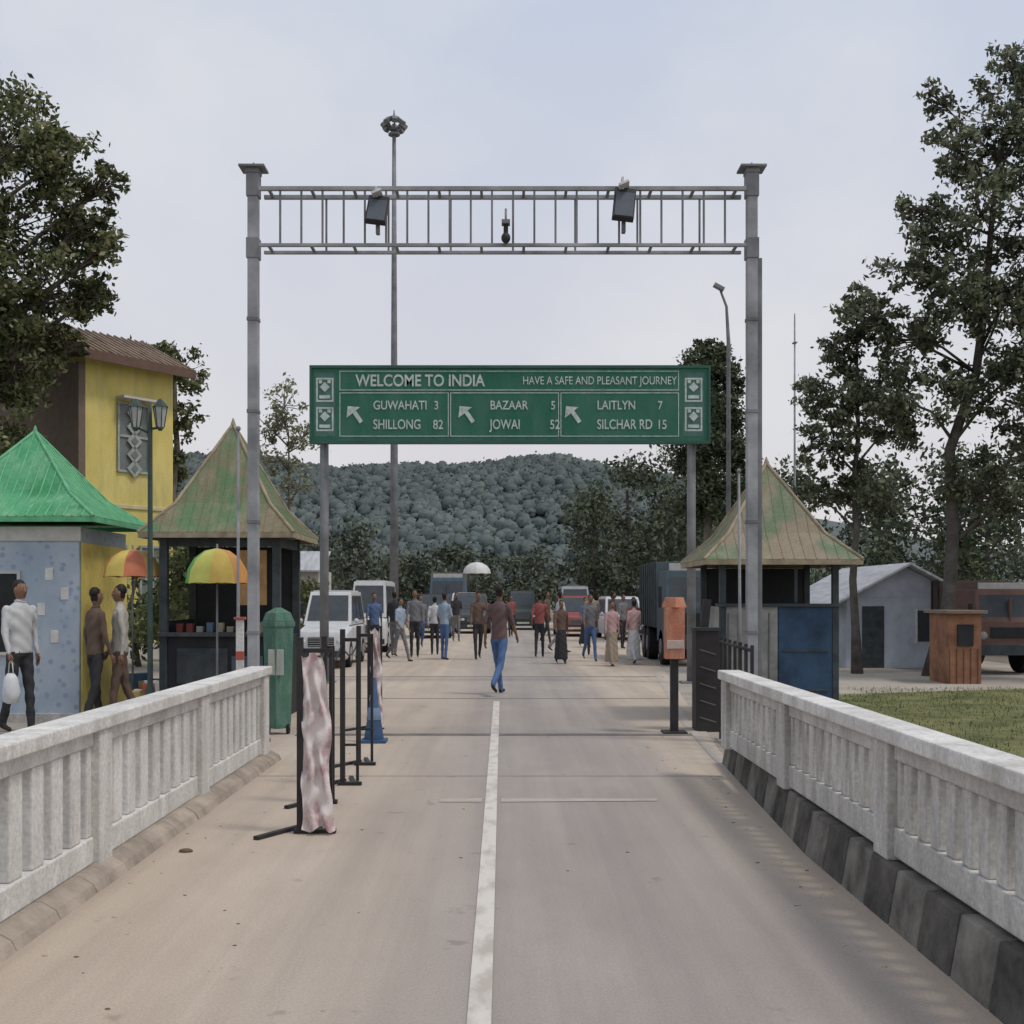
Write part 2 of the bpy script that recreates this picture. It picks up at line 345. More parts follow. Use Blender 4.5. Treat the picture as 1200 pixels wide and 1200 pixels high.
for a,bq in((-3.02,-1.01),(-.98,1.02),(1.05,3.23)): fr(a,bq,4.56,5.37,.014)
for cx in(-3.29,3.5):
    mb.box(cx-.19,cx+.19,Y-.003,Y+.001,4.56,5.74,sgry)
    for cz in(4.88,5.42):
        fr(cx-.16,cx+.16,cz-.22,cz+.22,.03); mb.rbox((cx,Y-.008,cz+.05),(.13,.012,.13),wt,0,0,.785); mb.box(cx-.1,cx+.1,yl-.002,Y+.001,cz-.16,cz-.1,wt); mb.box(cx-.11,cx-.05,yl-.002,Y+.001,cz+.12,cz+.18,wt); mb.box(cx+.05,cx+.11,yl-.002,Y+.001,cz+.12,cz+.18,wt)
for cx in(-2.72,-.66,1.3):
    mb.rbox((cx+.03,Y-.003,4.93),(.075,.012,.26),wt,0,0,-.6)
    mb.add([(cx-.15,Y-.01,5.12),(cx-.17,Y-.01,4.9),(cx+.08,Y-.01,5.1)],[(0,1,2)],wt)
bo=mb.obj('board',parent=root)
mb=MB()
for px in(-3.33,3.49):
    mb.tube((px,22.2,0),(px,22.2,5.7),.085,.08,gd,12); mb.box(px-.2,px+.2,22.0,22.4,.0,.04,gd)
    for z in(4.7,5.6): mb.box(px-.05,px+.05,22.1,22.16,z-.04,z+.04,gd)
for z in(4.7,5.6): mb.box(-3.4,3.6,22.1,22.15,z-.03,z+.03,gd)
mb.obj('supports',parent=root)
def txt(s,x,z,size,name,sx=1.,al='LEFT',off=.003):
    c=bpy.data.curves.new(name,'FONT'); c.body=s; c.size=size; c.align_x=al; c.extrude=.002; c.offset=off; c.materials.append(wt)
    o=bpy.data.objects.new(name,c); COL.objects.link(o); o.location=(x,Y-.008,z); o.rotation_euler=(math.pi/2,0,0); o.scale=(sx,1,1); o.parent=root
txt('WELCOME TO INDIA',-2.72,5.49,.3,'headline',.83,off=.006)
txt('HAVE A SAFE AND PLEASANT JOURNEY',.35,5.52,.21,'headline_second',.76,off=.001)
for cx,a,bq,n1,n2 in((-2.4,'GUWAHATI','SHILLONG','3','82'),(-.25,'BAZAAR','JOWAI','5','52'),(1.72,'LAITLYN','SILCHAR RD','7','15')):
    txt(a,cx,5.06,.23,'place_name',.8); txt(bq,cx,4.7,.25,'place_name',.74); txt(n1,cx+1.12,5.06,.22,'distance',.8); txt(n2,cx+1.1,4.7,.24,'distance',.8)

# ------------------------------------------------------------ masts and lamps
mb=MB(); x,y=-4.12,45.
mb.path([(x,y,0),(x,y,7),(x,y,14),(x,y,19.3)],[.18,.14,.1,.07],gd,12); mb.ell((x,y,19.3),(.12,.12,.15),gm)
mb.box(x-.3,x+.3,y-.3,y+.3,0,.3,rw2)
for k in range(8):
    a=k*math.pi/4+.2; ca,sa=math.cos(a)*.9,math.sin(a)
    mb.tube((x,y,19.1),(x+.35*ca,y+.5*sa,19.35),.03,.03,gd,6)
    mb.rbox((x+.38*ca,y+.55*sa,19.4),(.2,.3,.16),gd,a+1.57,.7)
for zz in(19.0,19.6): mb.tube((x,y,zz),(x,y,zz+.06),.22,.22,gd,16)
mb.tube((x,y,19.6),(x,y,19.95),.05,.02,gd,5)
mb.obj('high_mast_light')
lg=mat('lamp_post_green',(.04,.065,.055),.5,.3,4)
mb=MB(); x,y=-4.2,14.2
mb.path([(x,y,0),(x,y,.5),(x,y,.55),(x,y,3.6),(x,y,3.9)],[.07,.06,.035,.028,.015],lg,10)
mb.tube((x,y,3.55),(x-.16,y,3.62),.015,.015,lg,6); mb.tube((x,y,3.6),(x+.12,y,3.62),.015,.015,lg,6)
def lant(mb,x,y,z):
    mb.path([(x,y,z),(x,y,z+.24)],[.045,.08],M((.4,.42,.4),.3),6,smooth=False); mb.path([(x,y,z+.24),(x,y,z+.34)],[.1,.015],lg,6,smooth=False); mb.path([(x,y,z-.04),(x,y,z)],[.02,.05],lg,6)
    for k in range(6):
        a=2*math.pi*k/6; mb.tube((x+.047*math.cos(a),y+.047*math.sin(a),z),(x+.084*math.cos(a),y+.084*math.sin(a),z+.24),.006,.006,lg,4)
lant(mb,x-.17,y,3.62); lant(mb,x+.12,y,3.62)
mb.obj('street_lamp')
mb=MB(); x,y=5.65,30.
mb.path([(x,y,0),(x,y,8),(x-.05,y,8.9),(x-.2,y,9.3)],[.07,.05,.035,.03],gd,8); mb.rbox((x-.26,y-.1,9.36),(.28,.2,.08),gd,0,0,.5); mb.obj('street_lamp')
mb=MB(); mb.path([(7.8,32,0),(7.8,32,9.0)],[.04,.022],gm,8); mb.box(7.75,7.85,31.9,32.1,8.4,8.43,gm); mb.tube((7.8,32,9.0),(7.8,32,9.2),.015,.015,gm); mb.obj('utility_pole')
mb=MB(); mb.path([(-3.02,13.6,0),(-3.02,13.6,3.5)],[.022,.014],gm,8); mb.ell((-3.02,13.6,3.52),(.03,.03,.03),gm); mb.tube((-3.02,13.6,0),(-3.02,13.6,.05),.08,.08,gd); mb.obj('flag_pole')
mb=MB(); mb.path([(2.66,13.4,0),(2.64,13.4,3.0)],[.02,.014],gm,8); mb.tube((2.66,13.4,0),(2.66,13.4,.05),.08,.08,gd); mb.ell((2.64,13.4,3.02),(.025,.025,.025),gm); mb.obj('flag_pole')

# ------------------------------------------------------------ kiosks
def pyr_roof(mb,cx,cy,hw,hd,z0,z1,m,mr,ribs=9,flare=.35,mrib=None,rr=.007):
    k=.62; zm=z0+(z1-z0)*flare*.75
    def ring(s,z): return [(cx-hw*s,cy-hd*s,z),(cx+hw*s,cy-hd*s,z),(cx+hw*s,cy+hd*s,z),(cx-hw*s,cy+hd*s,z)]
    vs=ring(1,z0)+ring(k,zm)+[(cx,cy,z1)]
    mb.add(vs,[(i,(i+1)%4,(i+1)%4+4,i+4) for i in range(4)]+[(i+4,(i+1)%4+4,8) for i in range(4)]+[(3,2,1,0)],m)
    for i in range(4):
        mb.path([Vector(vs[i]),Vector(vs[i+4]),Vector(vs[8])],[.024,.024,.024],mr,6)
    def zat(t): return z0+(zm-z0)*(1-t)/(1-k) if t>k else zm+(z1-zm)*(k-t)/k
    for f in range(4):
        for j in range(-ribs,ribs+1):
            t=j/ribs*.97
            P=[]
            for s in ([1.,k,abs(t)] if abs(t)<k else [1.,abs(t)]):
                if f==0:p=(cx+t*hw,cy-s*hd)
                elif f==1:p=(cx+s*hw,cy+t*hd)
                elif f==2:p=(cx+t*hw,cy+s*hd)
                else:p=(cx-s*hw,cy+t*hd)
                P.append(Vector((*p,zat(s)+.003)))
            if (P[0]-P[-1]).length>.04: mb.path(P,[rr]*len(P),mrib or m,4,caps=False)
    mb.box(cx-hw,cx+hw,cy-hd,cy-hd+.03,z0-.07,z0-.003,mr); mb.box(cx-hw,cx+hw,cy+hd-.03,cy+hd,z0-.07,z0-.003,mr)
    mb.box(cx-hw,cx-hw+.03,cy-hd+.032,cy+hd-.032,z0-.07,z0-.003,mr); mb.box(cx+hw-.03,cx+hw,cy-hd+.032,cy+hd-.032,z0-.07,z0-.003,mr)
    mb.path([(cx,cy,z1-.02),(cx,cy,z1+.03),(cx,cy,z1+.08)],[.04,.025,.008],mr,8)
rbrown=stained('weathered_roof',(.19,.165,.10),(.10,.19,.09),(.27,.225,.16),1.9); rtrim=mat('roof_ridge_tan',(.29,.245,.17),.8,.35,5)
rb2=stained('weathered_roof_tan',(.25,.205,.145),(.13,.185,.105),(.3,.25,.19),1.9)
rgreen=stained('green_metal_roof',(.04,.23,.09),(.08,.34,.16),(.22,.42,.26),1.2); gtrim=M((.12,.38,.2),.6,.25,6)
dark=M((.02,.022,.025),.6,.3); dk2=M((.045,.055,.06),.6,.4); ochre=M((.33,.2,.09),.8,.3)
mb=MB(); cx,cy=-3.62,16.
pyr_roof(mb,cx,cy,.98,.98,2.42,3.92,rbrown,rtrim,8)
for dx in(-.72,.72):
    for dy in(-.72,.72): mb.box(cx+dx-.05,cx+dx+.05,cy+dy-.05,cy+dy+.05,0,2.4,dk2)
mb.box(cx-.67,cx+.67,cy-.745,cy-.695,0,1.1,dark); mb.box(cx-.67,cx+.67,cy+.695,cy+.745,0,2.3,dark); mb.box(cx+.695,cx+.745,cy-.67,cy+.67,0,1.1,dark); mb.box(cx-.745,cx-.695,cy-.67,cy+.67,0,1.3,dark)
mb.box(cx-.78,cx+.78,cy-.84,cy-.66,1.1,1.15,dk2)
mb.box(cx-.72,cx+.72,cy-.75,cy-.69,2.25,2.38,dk2); mb.box(cx+.25,cx+.6,cy-.77,cy-.75,1.5,2.2,ochre)
mb.box(cx+.69,cx+.75,cy-.69,cy+.69,2.25,2.38,dk2)
mb.box(cx-.55,cx+.1,cy-.76,cy-.75,.5,.95,dk2); mb.box(cx+.15,cx+.55,cy-.76,cy-.75,.3,.85,M((.08,.1,.13)))
for i in range(9): mb.box(cx-.6+i*.13,cx-.52+i*.13,cy-.6,cy-.5,1.15,1.22+.06*random.random(),random.choice([M((.2,.05,.04)),M((.1,.15,.2)),M((.3,.27,.2)),M((.3,.3,.3))]))
mb.obj('kiosk',.006)
mb=MB(); cx,cy=3.52,16.
pyr_roof(mb,cx,cy,1.0,1.0,2.08,3.4,rb2,rtrim,7)
gp=mat('grey_panel',(.24,.24,.23),.8,.35,3,c2=(.36,.36,.34)); bp=mat('blue_panel',(.03,.065,.12),.6,.4,3)
for dx in(-.72,.72):
    for dy in(-.72,.72): mb.box(cx+dx-.04,cx+dx+.04,cy+dy-.04,cy+dy+.04,0,2.05,dk2)
mb.box(cx-.68,cx-.02,cy-.75,cy-.7,0,1.48,gp); mb.box(cx-.01,cx+.68,cy-.75,cy-.7,0,1.48,bp)
for i in range(5): mb.box(cx-.66+i*.13,cx-.645+i*.13,cy-.76,cy-.75,.08,1.4,M((.12,.12,.12)))
for z in(.4,.9): mb.box(cx+.03,cx+.63,cy-.76,cy-.75,z,z+.03,dk2)
mb.box(cx-.75,cx-.7,cy-.68,cy+.68,0,1.48,gp); mb.box(cx+.7,cx+.75,cy-.68,cy+.68,0,1.48,bp); mb.box(cx-.68,cx+.68,cy+.7,cy+.75,0,2.0,dark)
mb.box(cx-.8,cx+.8,cy-.8,cy-.66,1.48,1.52,dk2); mb.box(cx-.34,cx-.3,cy-.73,cy-.7,1.53,2.0,dk2); mb.box(cx+.2,cx+.24,cy-.73,cy-.7,1.53,2.0,dk2)
mb.obj('kiosk',.006)
bw=bpy.data.materials.new('blue_white_wall'); bw.use_nodes=True; nt=bw.node_tree; b=nt.nodes['Principled BSDF']; b.inputs['Roughness'].default_value=.8; tc=nt.nodes.new('ShaderNodeTexCoord')
vo=nt.nodes.new('ShaderNodeTexVoronoi'); vo.inputs['Scale'].default_value=8; nt.links.new(tc.outputs['Object'],vo.inputs['Vector'])
c=mix(ramp(vo.outputs['Distance'],[(.2,(1,1,1)),(.35,(0,0,0))]),ramp(noise(2,(1,1,1)),[(.3,(.29,.37,.47)),(.7,(.44,.5,.56))]),(.26,.33,.43)); nt.links.new(c,b.inputs['Base Color'])
mb=MB(); cx,cy=-6.35,16.2
pyr_roof(mb,cx,cy,1.2,1.2,2.62,3.85,rgreen,gtrim,10,mrib=gtrim,rr=.012)
yl2=mat('yellow_wall',(.58,.47,.13),.8,.25,2,.2)
mb.box(cx-.95,cx+.93,cy-.95,cy+.95,0,2.5,bw); mb.box(cx-1.0,cx+.97,cy-1.0,cy+1.0,0,.12,rw2)
mb.box(cx-.99,cx+.96,cy-.98,cy-.953,2.32,2.5,M((.55,.55,.52))); mb.box(cx+.935,cx+.96,cy-.9,cy+.9,.125,2.3,yl2)
mb.box(cx-.3,cx+.15,cy-.965,cy-.952,.9,1.9,dark); mb.box(cx-.34,cx-.3,cy-.985,cy-.952,.86,1.94,M((.5,.5,.5))); mb.box(cx+.15,cx+.19,cy-.985,cy-.952,.86,1.94,M((.5,.5,.5)))
mb.box(cx-.3,cx+.15,cy-.985,cy-.952,1.9,1.94,M((.5,.5,.5))); mb.box(cx-.3,cx+.15,cy-.985,cy-.952,.86,.9,M((.5,.5,.5)))
for px_,pz_ in((.55,1.9),(.45,1.45),(.62,1.1),(.75,1.65)): mb.box(cx+px_-.05,cx+px_+.05,cy-.956,cy-.951,pz_-.08,pz_+.08,M((.62,.62,.6)))
mb.obj('ticket_booth',.006)

# ------------------------------------------------------------ yellow house (rotated)
ym=stained('yellow_plaster',(.6,.5,.13),(.68,.57,.19),(.45,.4,.17),.9,bump=.3); rrd=mat('rusty_tin_roof',(.26,.19,.15),.85,.35,1.5,.3,c2=(.38,.3,.24),stretch=(4,1,1))
lb=mat('pale_blue_lattice',(.3,.33,.3),.7,.3,4); gls=M((.06,.07,.08),.2); gsh=M((.16,.18,.17),.5)
root=bpy.data.objects.new('yellow_house',None); COL.objects.link(root); root.location=(-10.5,30,0); root.rotation_euler[2]=math.atan2(2.3,1.57)
L,D,H=2.78,3.4,7.7
mb=MB(); mb.box(0,L,0,D,0,H,ym); mb.box(-.03,L+.03,-.03,D+.03,0,.4,rw2); mb.box(-.04,L+.04,-.04,D+.04,3.9,4.0,M((.5,.45,.28))); 
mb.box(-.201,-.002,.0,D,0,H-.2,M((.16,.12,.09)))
mb.obj('walls',.01,root)
mb=MB()
for z0,z1,x0_,x1_ in((4.9,6.6,1.0,1.9),(1.2,2.9,.5,1.2),(1.2,2.9,1.7,2.4)):
    mb.box(x0_,x1_,-.02,-.003,z0,z1,gsh); 
    for xx in(x0_-.06,(x0_+x1_)/2-.03,x1_): mb.box(xx,xx+.06,-.06,-.004,z0-.06,z1+.06,lb)
    for zz in(z0-.06,(z0+z1)/2,z1): mb.box(x0_,x1_,-.055,-.005,zz,zz+.06,lb)
mb.box(.9,2.0,-.35,-.05,6.72,6.78,rw2)
for i in range(5):
    mb.rbox((1.45,-.075,4.95+i*.36),(.34,.02,.34),lb,0,0,.785)
    mb.rbox((1.45,-.09,4.95+i*.36),(.16,.02,.16),gsh,0,0,.785)
mb.obj('windows',0,root)
mb=MB()
def slab(mb,P,t,m):
    vs=[Vector(p) for p in P]+[Vector(p)-Vector((0,0,t)) for p in P]; mb.add(vs,[(0,1,2,3),(7,6,5,4)]+[(k,k+4,(k+1)%4+4,(k+1)%4) for k in range(4)],m)
slab(mb,[(-.4,-.45,7.72),(L+.35,-.45,7.72),(L+.35,1.7,8.75),(-.4,1.7,8.75)],.09,rrd)
slab(mb,[(-.4,1.7,8.75),(L+.35,1.7,8.75),(L+.35,D+.4,7.72),(-.4,D+.4,7.72)],.09,rrd)
for i in range(16):
    xx=-.35+i*.23; mb.path([(xx,-.44,7.74),(xx,1.7,8.77)],[.03,.03],rrd,5)
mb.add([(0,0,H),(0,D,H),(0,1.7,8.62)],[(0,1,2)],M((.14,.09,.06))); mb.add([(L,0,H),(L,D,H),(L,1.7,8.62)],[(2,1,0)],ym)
mb.box(-.42,L+.37,-.5,-.46,7.5,7.74,M((.13,.08,.06)))
mb.obj('roof',0,root)

gr=mat('grey_tin_roof',(.40,.41,.43),.6,.25,1.2,stretch=(6,1,1)); wl=mat('pale_blue_wall',(.42,.46,.52),.85,.25,1.5)
mb=MB(); x0,x1,y0,y1=7.75,10.4,27,32
mb.box(x0,x1,y0,y1,0,1.6,wl); xm=(x0+x1)/2
mb.add([(x0,y0+.003,1.6),(x1,y0+.003,1.6),(xm,y0+.003,2.3)],[(0,1,2)],wl)
slab(mb,[(x0-.4,y0-.4,1.45),(xm,y0-.4,2.38),(xm,y1,2.38),(x0-.4,y1,1.45)],.06,gr); slab(mb,[(xm,y0-.4,2.38),(x1+.4,y0-.4,1.45),(x1+.4,y1,1.45),(xm,y1,2.38)],.06,gr)
mb.box(8.1,8.6,y0-.02,y0-.002,0,1.4,dk2); mb.box(9.35,9.95,y0-.02,y0-.002,.6,1.3,gls); mb.box(9.3,9.35,y0-.04,y0-.003,.55,1.35,rw); mb.box(9.95,10.0,y0-.04,y0-.003,.55,1.35,rw)
mb.obj('small_house',.01)
mb=MB(); oc=mat('orange_wood',(.25,.125,.075),.85,.4,3)
mb.box(8.2,8.8,22,23,0,1.3,oc); mb.box(8.12,8.88,21.9,23.1,1.3,1.36,M((.2,.16,.12))); mb.box(8.35,8.65,21.97,21.998,.7,1.1,dark)
for k in range(5): mb.box(8.21+k*.13,8.22+k*.13,21.985,21.999,0,.65,M((.12,.06,.035)))
mb.obj('wooden_stall',.01)
mb=MB()
mb.box(-7.3,-6.2,40,43,0,2.5,M((.5,.47,.43))); slab(mb,[(-7.5,39.6,2.5),(-6.0,39.6,2.5),(-6.0,41.5,3.2),(-7.5,41.5,3.2)],.05,gr); mb.box(-6.9,-6.5,39.98,39.998,0,2,dk2); mb.obj('roadside_shed')

# ------------------------------------------------------------ umbrellas
def umbrella(name,x,y,zt,r,h,cols,stand=True,n=8):
    mb=MB(); top=(x,y,zt)
    for k in range(n):
        rings=[]
        m=cols[k%len(cols)]
        for j in range(5):
            t=j/4; row=[]
            for q in range(4):
                a=2*math.pi*(k+q/3)/n; rad=r*math.sin(t*math.pi/2)*(1-.05*math.sin(q/3*math.pi)*t); row.append((x+rad*math.cos(a),y+rad*math.sin(a),zt-h*(1-math.cos(t*math.pi/2))+ (.03*r*math.sin(q/3*math.pi))*t))
            rings+=row
        fs=[(j*4+q,j*4+q+1,j*4+q+5,j*4+q+4) for j in range(4) for q in range(3)]
        mb.add(rings,fs,m,True)
        a=2*math.pi*k/n; mb.tube((x,y,zt-h*.5),(x+r*.98*math.cos(a),y+r*.98*math.sin(a),zt-h),.005,.005,gd,4)
    mb.tube((x,y,0 if stand else zt-h-.5),(x,y,zt+.05),.015,.012,gd,6)
    if stand: mb.tube((x,y,.0),(x,y,.08),.16,.14,rw2,12)
    return mb.obj(name)
umbrella('umbrella',-3.38,14.1,2.18,.38,.42,[M((.5,.33,.08)),M((.55,.24,.07)),M((.5,.47,.1)),M((.5,.48,.1)),M((.13,.36,.1)),M((.5,.5,.12)),M((.55,.4,.1)),M((.55,.26,.08))])
umbrella('umbrella',-4.78,15.4,2.22,.38,.36,[M((.6,.28,.09)),M((.58,.45,.12)),M((.5,.17,.09)),M((.55,.35,.12))])
umbrella('umbrella',-.68,30.5,2.5,.36,.3,[M((.62,.62,.6)),M((.55,.55,.55))],False)

# ------------------------------------------------------------ people
skin=mat('skin_brown',(.22,.125,.08),.6,.1,6); hair=M((.016,.014,.012),.6)
def seg_d(P,a,b):
    ab=b-a; t=np.clip(((P-a)@ab)/max(ab@ab,1e-9),0,1); return np.linalg.norm(P-(a+t[:,None]*ab),axis=1),t
def person(name,x,y,rz,shirt,pants,shoe=None,h=1.7,stride=.25,arm=.25,vox=.024,sleeve='short',skirt=False,elbow=.3,sx=.82,carry=None,raise_arm=False,hairc=None):
    shoe=shoe or M((.03,.025,.02)); hm=hairc or hair
    V=lambda *a:Vector(a)
    mb=MB(); d=shirt; segs=[]
    def cap(a,b,ra,rb,m):
        mb.tube(a,b,ra,rb,d,10); mb.ell(a,(ra,ra,ra),d,10,6); mb.ell(b,(rb,rb,rb),d,10,6); segs.append((np.array(a),np.array(b),ra,rb,m))
    secs=[(.84,.13,.10),(.9,.168,.12),(1.0,.162,.118),(1.1,.155,.112),(1.25,.175,.122),(1.37,.19,.115),(1.44,.14,.09),(1.49,.06,.06)]
    vs=[];n=16
    for z,rx,ry in secs:
        for k in range(n):
            a=2*math.pi*k/n; vs.append((rx*math.cos(a),ry*math.sin(a),z))
    fs=[(i*n+k,i*n+(k+1)%n,(i+1)*n+(k+1)%n,(i+1)*n+k) for i in range(len(secs)-1) for k in range(n)]+[tuple(reversed(range(n))),tuple((len(secs)-1)*n+k for k in range(n))]
    mb.add(vs,fs,d)
    segs.append((np.array((0,0,.97)),np.array((0,0,1.38)),.15,.16,shirt)); segs.append((np.array((-.1,0,1.38)),np.array((.1,0,1.38)),.09,.09,shirt)); segs.append((np.array((0,0,.84)),np.array((0,0,.86)),.14,.14,pants))
    ends=[]
    for s in(-1,1):
        a=stride*s
        hip=V(.09*s,0,.87); kn=hip+V(.01*s,-math.sin(a)*.42,-math.cos(a)*.42)
        kb=max(0,-a)*1.3+.05; an=kn+V(0,-math.sin(a-kb)*.41,-math.cos(a-kb)*.41)
        ends.append((hip,kn,an,a-kb))
    low=min(e_[2].z for e_ in ends); dz=.075-low
    for s,(hip,kn,an,ang) in zip((-1,1),ends):
        cap(hip,kn,.092,.066,pants); cap(kn,an,.064,.05,pants)
        ft=V(0,-math.cos(ang*.6)*.15,-.045+min(0,math.sin(ang)*.1) if ang<0 else -.045+math.sin(ang)*.03)
        cap(an+V(0,.03,-.035),an+ft,.036,.03,shoe)
    if skirt:
        vs=[];
        for z,rx in((.95,.16),(.6,.2),(.12-dz,.24)):
            for k in range(n): a=2*math.pi*k/n; q=1+.05*math.sin(k*2.5); vs.append((rx*q*math.cos(a),rx*q*.85*math.sin(a),z))
        mb.add(vs,[(i*n+k,i*n+(k+1)%n,(i+1)*n+(k+1)%n,(i+1)*n+k) for i in range(2) for k in range(n)]+[tuple(reversed(range(n))),tuple(2*n+k for k in range(n))],d)
        segs.append((np.array((0,0,.9)),np.array((0,0,.2)),.17,.22,pants))
    hands=[]
    for s in(-1,1):
        a=-arm*s; sh=V(.19*s,0,1.395)
        if raise_arm and s==1:
            el=sh+V(.06,-.2,-.15); wr=el+V(-.05,-.12,.22)
        else:
            el=sh+V(.05*s,-math.sin(a)*.27,-math.cos(a)*.27); wr=el+V(.01*s,-math.sin(a+elbow)*.25,-math.cos(a+elbow)*.25)
        cap(sh,el,.058,.046,shirt); cap(el,wr,.042,.03,shirt if sleeve=='long' else skin)
        dr=(wr-el).normalized(); pl=wr+dr*.075; cap(wr,pl,.028,.03,skin); hands.append((s,wr,dr,pl))
    cap(V(0,0,1.44),V(0,-.01,1.53),.055,.05,skin)
    hc=V(0,-.015,1.625); mb.ell(hc,(.077,.095,.115),d,14,10); mb.ell(hc+V(0,-.02,-.055),(.055,.07,.06),d,10,8)
    mb.path([hc+V(0,-.09,.02),hc+V(0,-.115,-.02),hc+V(0,-.085,-.035)],[.012,.018,.012],d,6)
    for s in(-1,1): mb.ell(hc+V(.08*s,.005,-.005),(.014,.022,.034),d,6,6)
    segs.append((np.array(hc+V(0,0,-.04)),np.array(hc+V(0,0,.03)),.08,.085,skin))
    o=mb.obj('tmp'); r=o.modifiers.new('r','REMESH'); r.mode='VOXEL'; r.voxel_size=vox; r.use_smooth_shade=True
    sm=o.modifiers.new('s','SMOOTH'); sm.iterations=2; sm.factor=.5
    ev=o.evaluated_get(bpy.context.evaluated_depsgraph_get()); me=ev.to_mesh()
    P=np.empty(len(me.vertices)*3); me.vertices.foreach_get('co',P); P=P.reshape(-1,3)
    F=[tuple(p.vertices) for p in me.polygons]
    ev.to_mesh_clear(); bpy.data.objects.remove(o)
    Cn=np.array([P[list(f)].mean(0) for f in F])
    ds=[]
    for a,b_,ra,rb,m in segs:
        dd,t=seg_d(Cn,a,b_); ds.append(dd-(ra+(rb-ra)*t))
    idx=np.argmin(np.array(ds),0)
    msk=(P[:,2]<1.42)&(P[:,2]>.12)&(np.abs(P[:,0])<.25)
    P[msk,1]+=.006*np.sin(P[msk,2]*38+P[msk,0]*30); P[msk,0]+=.004*np.sin(P[msk,2]*31+P[msk,1]*25)
    out=MB(); out.v=P.tolist()
    hcn=np.array(hc)
    for f,i,c_ in zip(F,idx,Cn):
        m=segs[i][4]
        if m is shirt and c_[2]<.88 and abs(c_[0])<.15: m=pants
        if m is pants and c_[2]>.9 : m=shirt
        if c_[2]>1.53:
            q=c_-hcn
            m=hm if (q[2]>.075 or (q[1]>.015 and q[2]>-.06)) and not(q[1]<-.06 and q[2]<.075) else skin
        out.f.append(f); out.m.append(out.mi(m)); out.sm.append(True)
    out.ell(hc+V(0,.028,.045),(.08,.085,.083),hm,12,8,zmin=-.5)
    for s in(-1,1):
        out.ell(hc+V(.03*s,-.086,.005),(.012,.006,.006),M((.5,.48,.45)),8,6); out.ell(hc+V(.03*s,-.092,.005),(.007,.004,.006),hair,6,4); out.rbox(hc+V(.03*s,-.092,.026),(.03,.006,.005),hair)
    out.ell(hc+V(0,-.088,-.058),(.022,.007,.006),M((.16,.07,.055)),8,4)
    for s,wr,dr,pl in hands:
        side=V(0,-1,0) if abs(dr.y)<.8 else V(0,0,1); inn=V(-s,0,0)
        base=wr+dr*.08
        for k,(off,ln) in enumerate(((-.024,.062),(-.008,.076),(.008,.072),(.023,.056))):
            b0=base+side*-off*1.1
            p1=b0+dr*ln*.5+inn*.004; p2=p1+(dr+inn*.5).normalized()*ln*.35; p3=p2+(dr+inn*1.2).normalized()*ln*.3
            out.path([b0-dr*.02,p1,p2,p3],[.0095,.009,.0083,.006],skin,6)
        t0=wr+dr*.025+side*.02; t1=t0+(side*.8+dr).normalized()*.04; t2=t1+(dr+inn*.4+side*.2).normalized()*.032; out.path([t0,t1,t2],[.012,.0105,.007],skin,6)
    out.path([V(.06*math.cos(a),-.005+.058*math.sin(a),1.49-.012*math.cos(a*1.)) for a in [2*math.pi*k/12 for k in range(13)]],[.012]*13,shirt,5,caps=False)
    if carry:
        s,wr,dr,pl=hands[0]; hp=wr+dr*.1; bm=carry
        out.path([hp+V(.0,-.05,-.16),hp+V(0,-.03,-.02),hp,hp+V(0,.03,-.02),hp+V(0,.05,-.16)],[.008]*5,bm,5)
        out.path([hp+V(0,0,-.14),hp+V(0,0,-.2),hp+V(.01,0,-.36),hp+V(0,0,-.47),hp+V(0,0,-.49)],[.05,.1,.13,.11,.05],bm,10,sx=.75)
    k=h/1.74; c_,s_=math.cos(rz),math.sin(rz)
    nv=[]
    for vx,vy,vz in out.v:
        vz=(vz+dz)*k; vx*=k; vy*=k
        nv.append(((vx*c_-vy*s_)*sx, vx*s_+vy*c_, max(vz,.001)+.012))
    out.v=nv
    return out.obj(name,loc=(x,y,0))
cW=M((.5,.51,.52),.9); cB=M((.09,.14,.26),.9); cJ=M((.08,.14,.29),.9); cK=M((.04,.04,.045),.9); cR=M((.28,.09,.08),.9); cBr=M((.13,.09,.07),.9); cG=M((.17,.17,.18),.9); cP=M((.45,.29,.29),.9); cT=M((.3,.25,.19),.9); cLB=M((.29,.37,.46),.9); cO=M((.4,.17,.08),.9)
person('man_walking',-.07,19.5,math.pi-.45,M((.13,.085,.085),.9),cJ,h=1.8,stride=.36,arm=.35,vox=.018,sleeve='short',sx=.82)
person('man_with_bag',-5.75,14.2,math.radians(60),cW,cK,h=1.76,stride=.14,arm=.12,vox=.018,sleeve='long',carry=M((.62,.64,.66),.9),sx=.9)
person('man_standing',-5.02,14.7,math.radians(140),cBr,cK,h=1.68,stride=.16,arm=.1,sleeve='long',vox=.02)
person('man_standing',-4.78,14.9,math.radians(-70),M((.42,.4,.36),.9),cBr,h=1.72,stride=.18,arm=.2,sleeve='long',vox=.02)
